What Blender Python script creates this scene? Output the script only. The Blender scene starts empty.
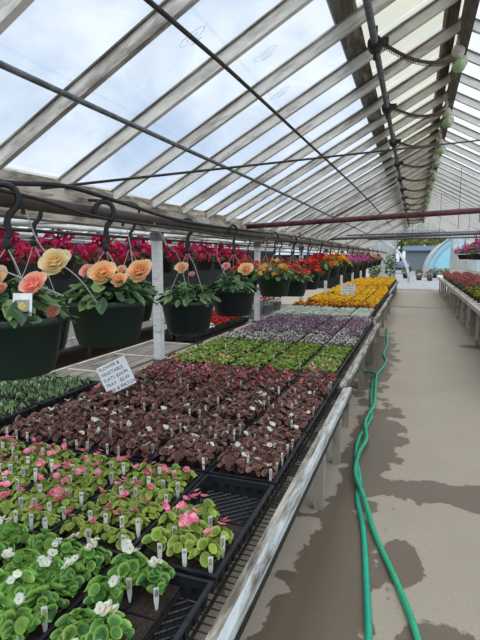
import bpy, math, random
from mathutils import Vector, Matrix
random.seed(7)
S = bpy.context.scene
COL = S.collection
PI = math.pi
U = random.uniform
ORD = ['first','second','third','fourth','fifth','sixth','seventh','eighth','ninth','tenth','eleventh','twelfth','thirteenth',
       'fourteenth','fifteenth','sixteenth','seventeenth','eighteenth','nineteenth','twentieth','twenty-first','twenty-second','twenty-third','twenty-fourth']

# ------------------------------------------------------------------ colour / materials
def lin(r, g, b):
    f = lambda v: (v/255/12.92) if v/255 <= .04045 else ((v/255+.055)/1.055)**2.4
    return (f(r), f(g), f(b))

class NT:
    def __init__(self, tree): self.t = tree
    def n(self, typ, ins=None, **kw):
        nd = self.t.nodes.new(typ)
        for k, v in kw.items(): setattr(nd, k, v)
        for k, v in (ins or {}).items():
            if isinstance(v, bpy.types.NodeSocket): self.t.links.new(v, nd.inputs[k])
            else: nd.inputs[k].default_value = v
        return nd
    def math(self, op, a, b=None, c=None, clamp=False):
        nd = self.t.nodes.new('ShaderNodeMath'); nd.operation = op; nd.use_clamp = clamp
        for i, v in enumerate((a, b, c)):
            if v is None: continue
            if isinstance(v, bpy.types.NodeSocket): self.t.links.new(v, nd.inputs[i])
            else: nd.inputs[i].default_value = v
        return nd.outputs[0]
    def mix(self, fac, a, b, blend='MIX'):
        nd = self.t.nodes.new('ShaderNodeMix'); nd.data_type = 'RGBA'; nd.blend_type = blend
        for i, v in ((0, fac), (6, a), (7, b)):
            if isinstance(v, bpy.types.NodeSocket): self.t.links.new(v, nd.inputs[i])
            elif i == 0: nd.inputs[0].default_value = v
            else: nd.inputs[i].default_value = (*v[:3], 1)
        return nd.outputs[2]
    def noise(self, vec, scale, detail=3, rough=.55, dist=0):
        return self.n('ShaderNodeTexNoise', {'Vector': vec, 'Scale': scale, 'Detail': detail, 'Roughness': rough, 'Distortion': dist}).outputs['Fac']
    def ramp(self, fac, lo, hi):
        return self.n('ShaderNodeMapRange', {'Value': fac, 'From Min': lo, 'From Max': hi}, clamp=True).outputs[0]
    def out(self, sh): 
        o = self.t.nodes.new('ShaderNodeOutputMaterial'); self.t.links.new(sh, o.inputs[0])
    def coords(self, stretch=(1,1,1), rnd=True, kind='Object'):
        v = self.n('ShaderNodeTexCoord').outputs[kind]
        if rnd:
            r = self.n('ShaderNodeObjectInfo').outputs['Random']
            k = self.math('MULTIPLY', r, 57.0)
            cv = self.n('ShaderNodeCombineXYZ', {0: k, 1: k, 2: k}).outputs[0]
            v = self.n('ShaderNodeVectorMath', {0: v, 1: cv}, operation='ADD').outputs[0]
        return self.n('ShaderNodeVectorMath', {0: v, 1: stretch}, operation='MULTIPLY').outputs[0]

def newmat(name):
    m = bpy.data.materials.new(name); m.use_nodes = True; m.node_tree.nodes.clear()
    return m, NT(m.node_tree)

def simple(name, c, rough=.6, metal=0, c2=None, scale=20, stretch=(1,1,1), lo=.35, hi=.65, bump=0, spec=.4):
    m, t = newmat(name)
    c = lin(*c)
    vec = t.coords(stretch)
    nz = t.noise(vec, scale, 4)
    c2l = lin(*c2) if c2 else tuple(x*.8 for x in c)
    col = t.mix(t.ramp(nz, lo, hi), c, c2l)
    ins = {'Base Color': col, 'Roughness': rough, 'Metallic': metal, 'Specular IOR Level': spec}
    if bump: ins['Normal'] = t.n('ShaderNodeBump', {'Height': nz, 'Strength': bump, 'Distance': .01}).outputs[0]
    t.out(t.n('ShaderNodeBsdfPrincipled', ins).outputs[0])
    return m

def attr_mat(name, rough=.5, trans=.25, spec=.35, vary=.25):
    """colour from the mesh's own colour attribute, small per-object variation, thin-leaf translucency"""
    m, t = newmat(name)
    a = t.n('ShaderNodeAttribute', attribute_name='Col').outputs['Color']
    r = t.n('ShaderNodeObjectInfo').outputs['Random']
    nz = t.noise(t.coords(), 60, 2)
    k = t.math('ADD', t.math('MULTIPLY', r, vary), t.math('MULTIPLY', nz, .5))
    k = t.math('ADD', k, .75 - vary/2)
    col = t.mix(1.0, a, t.n('ShaderNodeCombineXYZ', {0: k, 1: k, 2: k}).outputs[0], 'MULTIPLY')
    p = t.n('ShaderNodeBsdfPrincipled', {'Base Color': col, 'Roughness': rough, 'Specular IOR Level': spec})
    tr = t.n('ShaderNodeBsdfTranslucent', {'Color': col})
    t.out(t.n('ShaderNodeMixShader', {0: trans, 1: p.outputs[0], 2: tr.outputs[0]}).outputs[0])
    return m

def wood(name, grey, paint, amount, scale=9, stretch=(.18, 1, 1), rough=.8):
    """weathered boards (grain along local X) with flaking paint"""
    m, t = newmat(name)
    v = t.coords(stretch)
    g = t.noise(v, 45, 5, .65)
    f = t.noise(v, scale, 6, .7, .3)
    dark = tuple(x*.45 for x in lin(*grey))
    base = t.mix(t.ramp(g, .35, .68), dark, lin(*grey))
    pm = t.ramp(f, 1-amount-.1, 1-amount+.06)
    pc = t.mix(t.ramp(g, .3, .7), tuple(x*.78 for x in lin(*paint)), lin(*paint))
    col = t.mix(pm, base, pc)
    bp = t.n('ShaderNodeBump', {'Height': t.math('ADD', g, t.math('MULTIPLY', pm, .6)), 'Strength': .5, 'Distance': .004}).outputs[0]
    t.out(t.n('ShaderNodeBsdfPrincipled', {'Base Color': col, 'Roughness': rough, 'Specular IOR Level': .2, 'Normal': bp}).outputs[0])
    return m

def glass(name, tint, dirt_lo, dirt_hi, white=(235,240,245), gloss=.06):
    """clear glazing with a film of dust: part transparent, part translucent"""
    m, t = newmat(name)
    v = t.coords((1,1,1))
    nz = t.noise(v, 2.2, 5, .6)
    sp = t.ramp(t.noise(v, 30, 3, .7), .66, .74)
    fac = t.n('ShaderNodeMapRange', {'Value': nz, 'From Min': .3, 'From Max': .75, 'To Min': dirt_lo, 'To Max': dirt_hi}, clamp=True).outputs[0]
    fac = t.math('ADD', fac, t.math('MULTIPLY', sp, .25), clamp=True)
    tp = t.n('ShaderNodeBsdfTransparent', {'Color': (*tint, 1)}).outputs[0]
    tl = t.n('ShaderNodeBsdfTranslucent', {'Color': (*lin(*white), 1)}).outputs[0]
    df = t.n('ShaderNodeBsdfDiffuse', {'Color': (*lin(*white), 1)}).outputs[0]
    film = t.n('ShaderNodeMixShader', {0: .3, 1: tl, 2: df}).outputs[0]
    a = t.n('ShaderNodeMixShader', {0: fac, 1: tp, 2: film}).outputs[0]
    gl = t.n('ShaderNodeBsdfGlossy', {'Color': (1,1,1,1), 'Roughness': .12}).outputs[0]
    t.out(t.n('ShaderNodeMixShader', {0: gloss, 1: a, 2: gl}).outputs[0])
    return m

M = {}
M['rafter'] = wood('weathered_rafter_wood', (156,148,138), (216,213,205), .54)
M['rafter_white'] = wood('white_flaking_rafter_wood', (150,145,136), (232,230,224), .62)
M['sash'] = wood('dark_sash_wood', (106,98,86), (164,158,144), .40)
M['eave'] = wood('eave_board_wood', (128,116,102), (196,188,176), .48, 12)
M['rail'] = wood('painted_bench_rail', (120,112,98), (204,212,214), .56, 14)
M['rail_old'] = wood('bare_bench_rail', (132,124,112), (196,192,182), .48, 14)
M['board'] = wood('grey_bench_boards', (140,134,124), (166,160,150), .42)
M['seam'] = wood('pale_wood_batten', (160,150,136), (206,198,186), .55)
M['post'] = wood('white_post_paint', (165,162,155), (228,230,230), .62)
M['leg'] = wood('grey_leg_wood', (138,130,117), (176,170,158), .5, stretch=(1,1,.2))
M['glass'] = glass('roof_glass', (.93,.965,1.0), .03, .16)
M['glass_white'] = glass('whitewashed_glass', (.95,.97,1.0), .40, .72)
M['vent'] = glass('cream_vent_panel', (.96,.96,.90), .66, .88, (206,203,180))
M['frost'] = glass('frosted_side_panel', (.95,.97,1), .68, .9, (214,216,212), .02)
M['steel'] = simple('grey_steel_pipe', (118,122,124), .45, .5, (84,88,90), 30)
M['white_pipe'] = simple('white_pipe', (205,208,206), .5, 0, (170,172,170), 10)
M['maroon'] = simple('maroon_pipe', (104,56,60), .5, 0, (72,36,40), 14)
M['brown'] = simple('brown_pipe', (74,60,54), .5, 0, (50,41,38), 14)
M['black'] = simple('black_plastic', (15,15,17), .42, 0, (24,25,27), 40)
M['tray'] = simple('black_tray_plastic', (26,28,33), .38, 0, (38,41,47), 30)
M['slot'] = simple('tray_slot_shadow', (6,6,7), .8)
M['rust'] = simple('rusty_iron', (62,50,44), .7, .3, (98,74,58), 40)
M['iron'] = simple('dark_iron', (40,38,38), .6, .3, (60,56,52), 30)
M['pot'] = simple('dark_green_pot', (24,37,34), .42, 0, (30,45,41), 14)
M['blackpot'] = simple('black_pot', (20,22,22), .5, 0, (32,34,34), 14)
M['soil'] = simple('potting_soil', (34,27,22), .95, 0, (62,52,44), 140, bump=.5)
M['white'] = simple('white_plastic', (238,240,238), .5, 0, (206,208,206), 12)
M['card'] = simple('white_card', (244,248,250), .6, 0, (236,242,246), 6)
M['ink'] = simple('grey_ink', (70,74,84), .7)
M['tagink'] = simple('tag_print', (120,126,128), .6, 0, (176,172,150), 90)
M['hanger'] = simple('pale_hanger_plastic', (176,174,168), .45)
M['hose'] = simple('green_hose', (28,158,128), .35, 0, (46,178,146), 12)
M['hose2'] = simple('light_green_hose', (58,176,132), .35, 0, (40,158,120), 12)
M['globe'] = simple('pale_green_glass', (158,178,134), .35, 0, (130,158,112), 12)
M['ceramic'] = simple('white_ceramic', (200,196,184), .5, 0, (170,165,150), 20)
M['zinc'] = simple('galvanised_zinc', (158,164,168), .4, .4, (128,134,140), 12)
M['dark_wall'] = simple('gloom_dark_boarding', (40,44,42), .9, 0, (26,30,28), 8)  # boarding coloured dark to carry the gloom of the crowded neighbouring bay
M['hoop'] = simple('pale_blue_sheeting', (136,192,210), .6, 0, (150,200,216), 2)
M['hoop_white'] = simple('white_hoop_frame', (176,182,184), .5)
M['bluetarp'] = simple('blue_grey_tarp', (76,92,116), .6)
M['shed'] = simple('shed_siding', (104,120,128), .7)
M['darkglass'] = simple('dark_window', (40,48,52), .2)
M['bark'] = simple('bark', (88,74,60), .9)
M['leaf'] = attr_mat('leaf', .42, .22)
M['bronze'] = attr_mat('bronze_leaf', .42, .12, .3)
M['petal'] = attr_mat('petal', .5, .45, .25, .14)
M['yard'] = simple('gravel', (144,146,148), .95, 0, (124,126,130), 6)
M['hinge'] = simple('grey_base_plate', (120,124,124), .5, .4)

# concrete floor with wet patches
def floor_mat():
    m, t = newmat('concrete_floor')
    v = t.n('ShaderNodeTexCoord').outputs['Object']
    sx = t.n('ShaderNodeSeparateXYZ', {0: v}); x, y = sx.outputs[0], sx.outputs[1]
    n1 = t.noise(v, 1.6, 6, .6); n2 = t.noise(v, 70, 4, .7); n3 = t.noise(v, 4.6, 7, .55, .5)
    base = t.mix(t.ramp(n1, .3, .7), lin(162,152,136), lin(182,171,155))
    base = t.mix(t.ramp(n2, .35, .75), tuple(c*.86 for c in lin(172,161,145)), base)
    total = None
    for cx, cy, rx, ry in ((-.27, 1.7, .26, 1.3), (-.26, 3.6, .20, 1.3), (.42, 2.96, .85, .20), (.20, 1.60, .26, .26), (-.18, 3.9, .20, .75), (-.02, 2.2, .14, .2),
                           (-.42, 7, .26, 2.6), (-1.3, 4, .75, 5), (1.05, 8.3, .40, .24), (.1, 14.6, 1.2, .3)):
        a = t.math('DIVIDE', t.math('SUBTRACT', x, cx), rx); b = t.math('DIVIDE', t.math('SUBTRACT', y, cy), ry)
        d = t.math('SQRT', t.math('ADD', t.math('MULTIPLY', a, a), t.math('MULTIPLY', b, b)))
        k = t.math('SUBTRACT', 1.0, d)
        total = k if total is None else t.math('MAXIMUM', total, k)
    s = t.math('ADD', total, t.math('MULTIPLY', t.math('SUBTRACT', n3, .5), 1.9))
    wet = t.ramp(s, .14, .19)
    col = t.mix(wet, base, t.mix(1.0, base, (.42,.39,.36), 'MULTIPLY'))
    rough = t.n('ShaderNodeMapRange', {'Value': wet, 'To Min': .85, 'To Max': .42}).outputs[0]
    bp = t.n('ShaderNodeBump', {'Height': n2, 'Strength': .25, 'Distance': .004}).outputs[0]
    t.out(t.n('ShaderNodeBsdfPrincipled', {'Base Color': col, 'Roughness': rough, 'Specular IOR Level': .3, 'Normal': bp}).outputs[0])
    return m
M['floor'] = floor_mat()

# ------------------------------------------------------------------ mesh builder
class MB:
    def __init__(s): s.v=[]; s.f=[]; s.m=[]; s.c=[]
    def add(s, vs, fs, mat=0, col=(1,1,1)):
        o = len(s.v); s.v += [tuple(p) for p in vs]
        s.c += list(col) if isinstance(col, list) else [col]*len(vs)
        s.f += [tuple(i+o for i in f) for f in fs]; s.m += [mat]*len(fs); return s
    def box(s, x0, x1, y0, y1, z0, z1, mat=0, col=(1,1,1)):
        vs = [(x,y,z) for z in (z0,z1) for y in (y0,y1) for x in (x0,x1)]
        return s.add(vs, [(0,2,3,1),(4,5,7,6),(0,1,5,4),(2,6,7,3),(0,4,6,2),(1,3,7,5)], mat, col)
    def obox(s, mat4, sx, sy, sz, mat=0, col=(1,1,1)):
        vs = [mat4 @ Vector((x,y,z)) for z in (-sz/2,sz/2) for y in (-sy/2,sy/2) for x in (-sx/2,sx/2)]
        return s.add(vs, [(0,2,3,1),(4,5,7,6),(0,1,5,4),(2,6,7,3),(0,4,6,2),(1,3,7,5)], mat, col)
    def tube(s, pts, r, n=6, mat=0, col=(1,1,1), cap=True, flat=1.0):
        pts = [Vector(p) for p in pts]; vs=[]; fs=[]
        rs = r if isinstance(r, (list,tuple)) else [r]*len(pts)
        prev = None
        for i, p in enumerate(pts):
            d = (pts[min(i+1,len(pts)-1)] - pts[max(i-1,0)])
            d = d.normalized() if d.length > 1e-9 else Vector((0,0,1))
            a = prev if prev is not None else (Vector((0,0,1)) if abs(d.z) < .9 else Vector((1,0,0)))
            a = (a - d*a.dot(d)).normalized(); b = d.cross(a); prev = a
            for k in range(n):
                t = 2*PI*k/n; vs.append(p + a*math.cos(t)*rs[i] + b*math.sin(t)*rs[i]*flat)
        for i in range(len(pts)-1):
            for k in range(n):
                fs.append((i*n+k, i*n+(k+1)%n, (i+1)*n+(k+1)%n, (i+1)*n+k))
        if cap: fs += [tuple(range(n))[::-1], tuple((len(pts)-1)*n+k for k in range(n))]
        return s.add(vs, fs, mat, col)
    def lathe(s, prof, n=24, c=(0,0,0), mat=0, col=(1,1,1)):
        vs=[]; fs=[]
        for r, z in prof:
            for k in range(n):
                t=2*PI*k/n; vs.append((c[0]+r*math.cos(t), c[1]+r*math.sin(t), c[2]+z))
        for i in range(len(prof)-1):
            for k in range(n): fs.append((i*n+k, i*n+(k+1)%n, (i+1)*n+(k+1)%n, (i+1)*n+k))
        return s.add(vs, fs, mat, col)
    def ball(s, c, r, n=10, mat=0, col=(1,1,1), sz=1.0):
        k = max(4, n//2)
        return s.lathe([(max(1e-4, r*math.sin(PI*i/k)), -r*sz*math.cos(PI*i/k)) for i in range(k+1)], n, c, mat, col)
    def leaf(s, pos, nrm, heading, ln, wd, cup=.25, col=(.1,.3,.05), rim=None, n=9, mat=0, point=0.0, wav=0.0):
        """a cupped leaf blade: centre, inner ring and rim; nrm = face direction, heading = towards the tip"""
        nrm = Vector(nrm).normalized(); h = Vector(heading); h = h - nrm*h.dot(nrm)
        h = h.normalized() if h.length > 1e-6 else nrm.orthogonal().normalized()
        w = nrm.cross(h); p = Vector(pos); rim = rim or col
        vs=[p]; cs=[tuple(c*.9 for c in col)]; fs=[]
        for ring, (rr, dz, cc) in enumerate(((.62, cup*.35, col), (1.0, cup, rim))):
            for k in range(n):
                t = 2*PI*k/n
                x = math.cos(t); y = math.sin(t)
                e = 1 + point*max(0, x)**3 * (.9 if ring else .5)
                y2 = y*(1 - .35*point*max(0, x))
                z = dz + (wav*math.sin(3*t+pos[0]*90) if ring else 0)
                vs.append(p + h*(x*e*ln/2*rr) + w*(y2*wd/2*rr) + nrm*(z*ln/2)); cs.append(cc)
        for k in range(n):
            k2=(k+1)%n; fs.append((0,1+k,1+k2)); fs.append((1+k,1+n+k,1+n+k2,1+k2))
        return s.add(vs, fs, mat, cs)
    def mesh(s, name, mats, smooth=True, flatmats=()):
        me = bpy.data.meshes.new(name); me.from_pydata(s.v, [], s.f)
        for m in (mats if isinstance(mats, (list,tuple)) else [mats]): me.materials.append(m)
        me.polygons.foreach_set('material_index', s.m)
        if smooth: me.polygons.foreach_set('use_smooth', [True]*len(s.f))
        a = me.color_attributes.new('Col', 'FLOAT_COLOR', 'POINT')
        a.data.foreach_set('color', [x for c in s.c for x in (c[0],c[1],c[2],1.0)])
        me.update(); return me
    def build(s, name, mats, parent=None, smooth=False, loc=None):
        return put(name, s.mesh(name, mats, smooth), parent, loc)

def put(name, data, parent=None, loc=None, rz=0, sc=None):
    o = bpy.data.objects.new(name, data); COL.objects.link(o)
    if parent is not None: o.parent = parent
    if loc is not None: o.location = loc
    if rz: o.rotation_euler[2] = rz
    if sc is not None: o.scale = sc if isinstance(sc, (tuple, list)) else (sc, sc, sc)
    return o
def tag(o, label, cat, group=None):
    o['label'] = label; o['category'] = cat
    if group: o['group'] = group
    return o
def struct(o, label=None):
    o['kind'] = 'structure'
    if label: o['label'] = label
    return o
def thing(name, label, cat, loc=(0,0,0), group=None, rz=0):
    return tag(put(name, None, None, loc, rz), label, cat, group)

def spline(pts, k=8):
    """Catmull-Rom through the points"""
    P=[Vector(p) for p in pts]; out=[]
    for i in range(len(P)-1):
        a=P[max(i-1,0)]; b=P[i]; c=P[i+1]; d=P[min(i+2,len(P)-1)]
        for j in range(k):
            t=j/k
            out.append(.5*((2*b)+(c-a)*t+(2*a-5*b+4*c-d)*t*t+(3*b-a-3*c+d)*t**3))
    return out+[P[-1]]

# ------------------------------------------------------------------ camera / light / world
F_PX, H = 480.0, 1.4
phi = math.atan(62/F_PX); th = math.atan(175*math.cos(phi)/F_PX)
cam = bpy.data.objects.new('camera', bpy.data.cameras.new('camera')); COL.objects.link(cam)
cam.data.sensor_fit = 'HORIZONTAL'; cam.data.sensor_width = 36; cam.data.lens = 36*F_PX/480
cam.location = (0,0,H); cam.rotation_euler = (PI/2-phi, 0, th); cam.data.clip_start = .02; cam.data.clip_end = 400
S.camera = cam
S.view_settings.view_transform = 'Standard'; S.view_settings.look = 'None'
S.cycles.transparent_max_bounces = 24; S.cycles.max_bounces = 8

w = bpy.data.worlds.new('overcast_sky'); S.world = w; w.use_nodes = True; w.node_tree.nodes.clear()
t = NT(w.node_tree)
v = t.n('ShaderNodeTexCoord').outputs['Generated']
vm = t.n('ShaderNodeVectorMath', {0: v, 1: (1.4,1.4,2.4)}, operation='MULTIPLY').outputs[0]
n1 = t.noise(vm, 2.6, 7, .58, .4)
sky = t.mix(t.ramp(n1, .36, .64), lin(184,203,227), lin(236,243,250))
bg = t.n('ShaderNodeBackground', {'Color': sky, 'Strength': 1.18})
o = t.t.nodes.new('ShaderNodeOutputWorld'); t.t.links.new(bg.outputs[0], o.inputs[0])
sun = bpy.data.objects.new('soft_daylight', bpy.data.lights.new('soft_daylight', 'SUN')); COL.objects.link(sun)
sun.data.energy = 4.2; sun.data.angle = math.radians(70); sun.data.color = (1,.975,.94)
sun.rotation_euler = (math.radians(18), math.radians(14), 0)

# ------------------------------------------------------------------ greenhouse shell
XE, ZE, SL, XR = -1.95, 1.81, .55, .26          # eave, slope, ridge
ZR = ZE + SL*(XR-XE)
XE2 = XR + (XR-XE)                               # eave on the other side
Y0, Y1, DY = -1.2, 22.4, .52
def zroof(x):
    if x < XE:
        xm = 2*XE - x                            # the neighbouring bay mirrors this one
        return ZE + .2*(xm-XE) if xm <= XR else ZE + .2*(XR-XE) - .2*(xm-XR)
    return ZE + SL*(x-XE) if x <= XR else ZR - SL*(x-XR)
ang = math.atan(SL)

floor = struct(MB().box(-6.6, 2.75, -1.5, 23.2, -.1, 0).build('floor', M['floor']), 'grey concrete greenhouse floor with dark wet patches')
struct(MB().box(-60, 70, 23.2, 150, -.14, -.03).build('outside_ground', M['yard']), 'pale gravel yard outside the far door')

def rafter_mesh(length, mat, wdt=.032, hgt=.060, grow=False):
    mb = MB(); mb.box(0, length, -wdt/2, wdt/2, -hgt/2, hgt/2)
    mb.box(0, length, -wdt*.26, wdt*.26, hgt/2+.008, hgt/2+.022)
    mb.box(0, length, -wdt*.82, wdt*.82, hgt/2, hgt/2+.008, 1)  # dark strip along both sides: putty line and painted-in shadow edge of the rafter
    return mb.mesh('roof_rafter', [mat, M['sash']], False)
L1 = (XR-XE)/math.cos(ang)
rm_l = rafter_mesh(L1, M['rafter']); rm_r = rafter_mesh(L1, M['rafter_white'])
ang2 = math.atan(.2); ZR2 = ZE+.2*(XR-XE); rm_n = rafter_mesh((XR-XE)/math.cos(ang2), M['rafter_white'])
ys = []
y = 2.34 - DY*7
while y < Y1: ys.append(y); y += DY
for i, y in enumerate(ys):
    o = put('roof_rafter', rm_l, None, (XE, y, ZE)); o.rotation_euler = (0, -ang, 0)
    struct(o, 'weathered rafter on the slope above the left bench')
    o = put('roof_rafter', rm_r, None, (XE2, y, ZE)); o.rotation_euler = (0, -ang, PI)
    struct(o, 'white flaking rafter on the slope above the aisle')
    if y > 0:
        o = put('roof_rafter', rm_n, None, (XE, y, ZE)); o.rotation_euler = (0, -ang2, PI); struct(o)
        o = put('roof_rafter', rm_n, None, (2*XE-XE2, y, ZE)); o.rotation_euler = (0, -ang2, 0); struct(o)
# glazing: one object per bay, lapped sheets up the slope
XS = -.42                                        # lower edge of the ridge vents
def pane(xa, xb, mat, nlap, name='roof_pane', lift=.045):
    mb = MB(); n = nlap; hw = DY/2-.012
    for k in range(n):
        a = xa+(xb-xa)*k/n; b = xa+(xb-xa)*(k+1)/n + (.02 if xb > xa else -.02)*(k < n-1)
        za, zb = zroof(a)+lift+.006, zroof(b)+lift
        mb.add([(a,-hw,za),(b,-hw,zb),(b,hw,zb),(a,hw,za)], [(0,1,2,3)])
    return mb.mesh(name, mat, False)
pl = pane(XE+.02, XS, M['glass'], 3); pr = pane(XE2-.02, XR+.03, M['glass_white'], 4)
pv = pane(XS, XR-.03, M['vent'], 1, lift=.09)
pn = pane(XE-.02, 2*XE-XR+.02, M['glass'], 3); pn2 = pane(2*XE-XR-.02, 2*XE-XE2+.02, M['glass_white'], 3)
for i, y in enumerate(ys[:-1]):
    for me in (pl, pr, pv):
        struct(put('vent_pane' if me is pv else 'roof_pane', me, None, (0, y+DY/2, 0)))
    if y > 0:
        for me in (pn, pn2): struct(put('roof_pane', me, None, (0, y+DY/2, 0)))
# faint oval maker's stamps etched in two panes
mk = simple('etched_glass_mark', (176,188,200), .5)
for (x, y) in ((-.98, 2.08), (-.80, 2.60), (-.86, 3.12)):
    mb = MB(); r=[]
    R3 = Matrix.Translation((x, y, zroof(x)+.036)) @ Matrix.Rotation(-ang, 4, 'Y')
    mb.tube([R3 @ Vector((math.cos(a)*.07, math.sin(a)*.026, 0)) for a in [2*PI*k/24 for k in range(25)]], .0010, 4)
    mb.tube([R3 @ Vector((math.sin(a)*.04, 0, 0)) for a in (-1, 0, 1)], .0014, 4)
    mb.tube([R3 @ Vector((q, .045, 0)) for q in (-.03, 0, .03)], .0018, 4)
    struct(mb.build('trim_1', mk))

def beam(name, mat, x0, x1, y0, y1, z0, z1, label=None, rotlong=True):
    """box whose local X runs along world Y so that the grain follows it"""
    mb = MB(); mb.box(0, y1-y0, -(x1-x0)/2, (x1-x0)/2, 0, z1-z0)
    o = mb.build(name, mat); o.location = ((x0+x1)/2, y0, z0); o.rotation_euler = (0,0,PI/2)
    return struct(o, label)
def tilted(name, mat, xc, wdt, thick, y0, y1, lift, a, label=None):
    mb = MB(); mb.box(y0, y1, -wdt/2, wdt/2, -thick/2, thick/2)
    o = mb.build(name, mat); o.location = (xc, 0, zroof(xc)+lift)
    o.rotation_euler = (Matrix.Rotation(-a, 3, 'Y') @ Matrix.Rotation(PI/2, 3, 'Z')).to_euler()
    return struct(o, label)
YL = Y1-.05
beam('eave_beam', M['eave'], XE-.09, XE+.03, Y0, YL, ZE-.20, ZE-.02, 'weathered eave board along the gutter')
beam('gutter_beam', M['eave'], XE-.13, XE+.01, Y0, YL, ZE-.02, ZE+.03)
beam('eave_beam', M['eave'], XE2-.03, XE2+.09, Y0, YL, ZE-.20, ZE)
beam('ridge_beam', M['sash'], XR-.03, XR+.03, Y0, YL, ZR-.14, ZR+.05, 'dark ridge board')
beam('ridge_beam', M['sash'], 2*XE-XR-.03, 2*XE-XR+.03, 0, YL, ZR2-.14, ZR2+.05)
tilted('sash_beam', M['sash'], XS, .13, .05, Y0, YL, .075, ang, 'dark sash bar at the foot of the ridge vents')
tilted('sash_beam', M['sash'], XR-.10, .09, .04, Y0, YL, .06, ang)
# secondary vent glazing bars
mb = MB(); mb.box(0, (XR-XS)/math.cos(ang), -.014, .014, -.02, .02); vb = mb.mesh('vent_bar', M['rafter'], False)
for y in ys[:-1]:
    o = put('vent_beam', vb, None, (XS, y+.14, zroof(XS)+.07)); o.rotation_euler = (0,-ang,0); struct(o)
# posts under the gutter
for k, y in enumerate((.85, 3.54, 6.25, 8.95, 11.65, 14.35, 17.05, 19.75)):
    p = thing('roof_post', f'white painted wooden gutter post, {ORD[k]} along the row behind the baskets', 'post', (XE-.06, y, 0)); p['kind'] = 'structure'
    mb = MB(); mb.box(-.033, .033, -.033, .033, .0, ZE-.2); mb.build('post_shaft', M['post'], p)
    mb = MB(); mb.box(-.040, .040, -.040, .040, .485, .55); mb.build('base_plate', M['hinge'], p)
    mb = MB(); mb.box(-.042, .042, -.042, .042, ZE-.27, ZE-.205); mb.build('post_cap', M['hinge'], p)
# walls
wr = beam('wall_right', M['rafter_white'], XE2+.0, XE2+.08, 2, YL, 0, .85, 'pale low boarding of the side wall')
for k in range(8):
    ya = 3+k*2.4; 
    struct(MB().box(XE2+.02, XE2+.03, ya+.05, ya+2.35, .85, ZE-.2).build(f'window_{k+1}', M['frost']))
    beam('wall_right_mullion', M['rafter_white'], XE2, XE2+.08, ya-.04, ya+.04, .85, ZE-.2)
beam('wall_left', M['dark_wall'], 2*XE-XE2-.08, 2*XE-XE2, 0, YL, 0, 1.75, 'side wall of the neighbouring bay, coloured dark for the gloom there')
# neighbour bay far partition and gable
struct(MB().box(2*XE-XE2, XE-.1, YL-.06, YL, 0, 1.55).build('wall_far_side', M['dark_wall']))
# far gable
YG = YL
DL, DR, ZH = -.80, 1.42, 2.28
gb = [(XE, DL-.02, 0, .9)]
struct(MB().box(XE+.05, DL-.05, YG-.04, YG+.02, 0, .9).build('wall_far', M['rafter_white']), 'pale far gable wall beside the door')
struct(MB().box(DR+.05, XE2, YG-.04, YG+.02, 0, .9).build('wall_far', M['rafter_white']))
for x0, x1 in ((XE+.05, DL-.05), (DR+.05, XE2)):
    struct(MB().box(x0, x1, YG-.012, YG, .9, ZE).build('window_far', M['frost']))
mb = MB(); zt = lambda x: zroof(x)
mb.add([(XE,YG,ZE),(DL,YG,ZE),(DR,YG,ZE),(XE2,YG,ZE),(DR,YG,zt(DR)),(XR,YG,ZR),(DL,YG,zt(DL)),(DL,YG,ZH),(DR,YG,ZH)],
       [(0,1,7,6),(2,3,4,8),(7,8,4,5,6)])
struct(mb.build('window_gable', M['glass_white']), 'whitewashed glass of the far gable')
for n_, a in (('door_jamb', (DL-.05, DL+.02, YG-.06, YG+.05, 0, ZH)), ('door_jamb', (DR-.02, DR+.06, YG-.06, YG+.05, 0, ZH)),
              ('door_lintel', (XE, XE2, YG-.06, YG+.05, ZH, ZH+.09)), ('door_lintel', (DL, DR, YG-.06, YG+.05, ZH+.28, ZH+.33))):
    struct(MB().box(*a).build(n_, M['white_pipe']))
for x in (-1.5, -1.15, .0, .55, 1.0, 1.7, 2.1):
    struct(MB().box(x-.02, x+.02, YG-.05, YG+.01, ZH if DL < x < DR else .9, zroof(x)-.03).build('gable_beam', M['rafter_white']))
struct(MB().box(DL, DR, YG-.1, YG+.6, -.02, .012).build('door_sill', M['board']))

# ------------------------------------------------------------------ pipes, cables, vent gear
def pipe(name, pts, r, mat, label, cat='pipe', n=8, k=6, structure=True):
    o = MB().tube(spline(pts, k) if len(pts) > 2 else pts, r, n).build(name, mat, None, True)
    if structure: struct(o, label)
    else: tag(o, label, cat)
    return o
pipe('purlin_pipe', [(-1.35,-1,2.04),(-1.35,2,2.055),(-1.33,6,2.075),(-1.33,12,2.085),(-1.33,22,2.09)], .013, M['steel'], 'grey purlin pipe under the rafters')
pipe('brace_cable', [(-.95,.6,2.25),(-.90,1.7,2.285),(-.87,3.2,2.315),(-.78,8.6,2.37),(-.75,16,2.4)], .010, M['iron'], 'black cable run along the roof slope')
pipe('brace_cable', [(-1.9,2.12,1.77),(.82,6.1,2.70)], .008, M['iron'], 'black cable crossing the roof diagonally')
pipe('tie_pipe', [(XE,5.57,1.775),(XE2,5.57,1.965)], .030, M['maroon'], 'maroon pipe crossing the bay overhead')
pipe('tie_pipe', [(XE,11.4,1.84),(XE2,11.4,1.95)], .035, M['steel'], 'grey tie pipe crossing the bay')
pipe('tie_pipe', [(XE,12.4,1.96),(XE2,12.4,2.02)], .02, M['steel'], 'second grey tie pipe crossing the bay')
pipe('tie_pipe', [(XE,17,2.02),(XE2,17,2.06)], .03, M['steel'], 'grey tie pipe near the far gable')
pipe('heating_pipe', [(-1.15,-.8,1.575),(-1.15,5.5,1.572),(-1.15,12,1.60),(-1.15,22,1.62)], .024, M['brown'], 'brown pipe that carries the hanging baskets')
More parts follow.
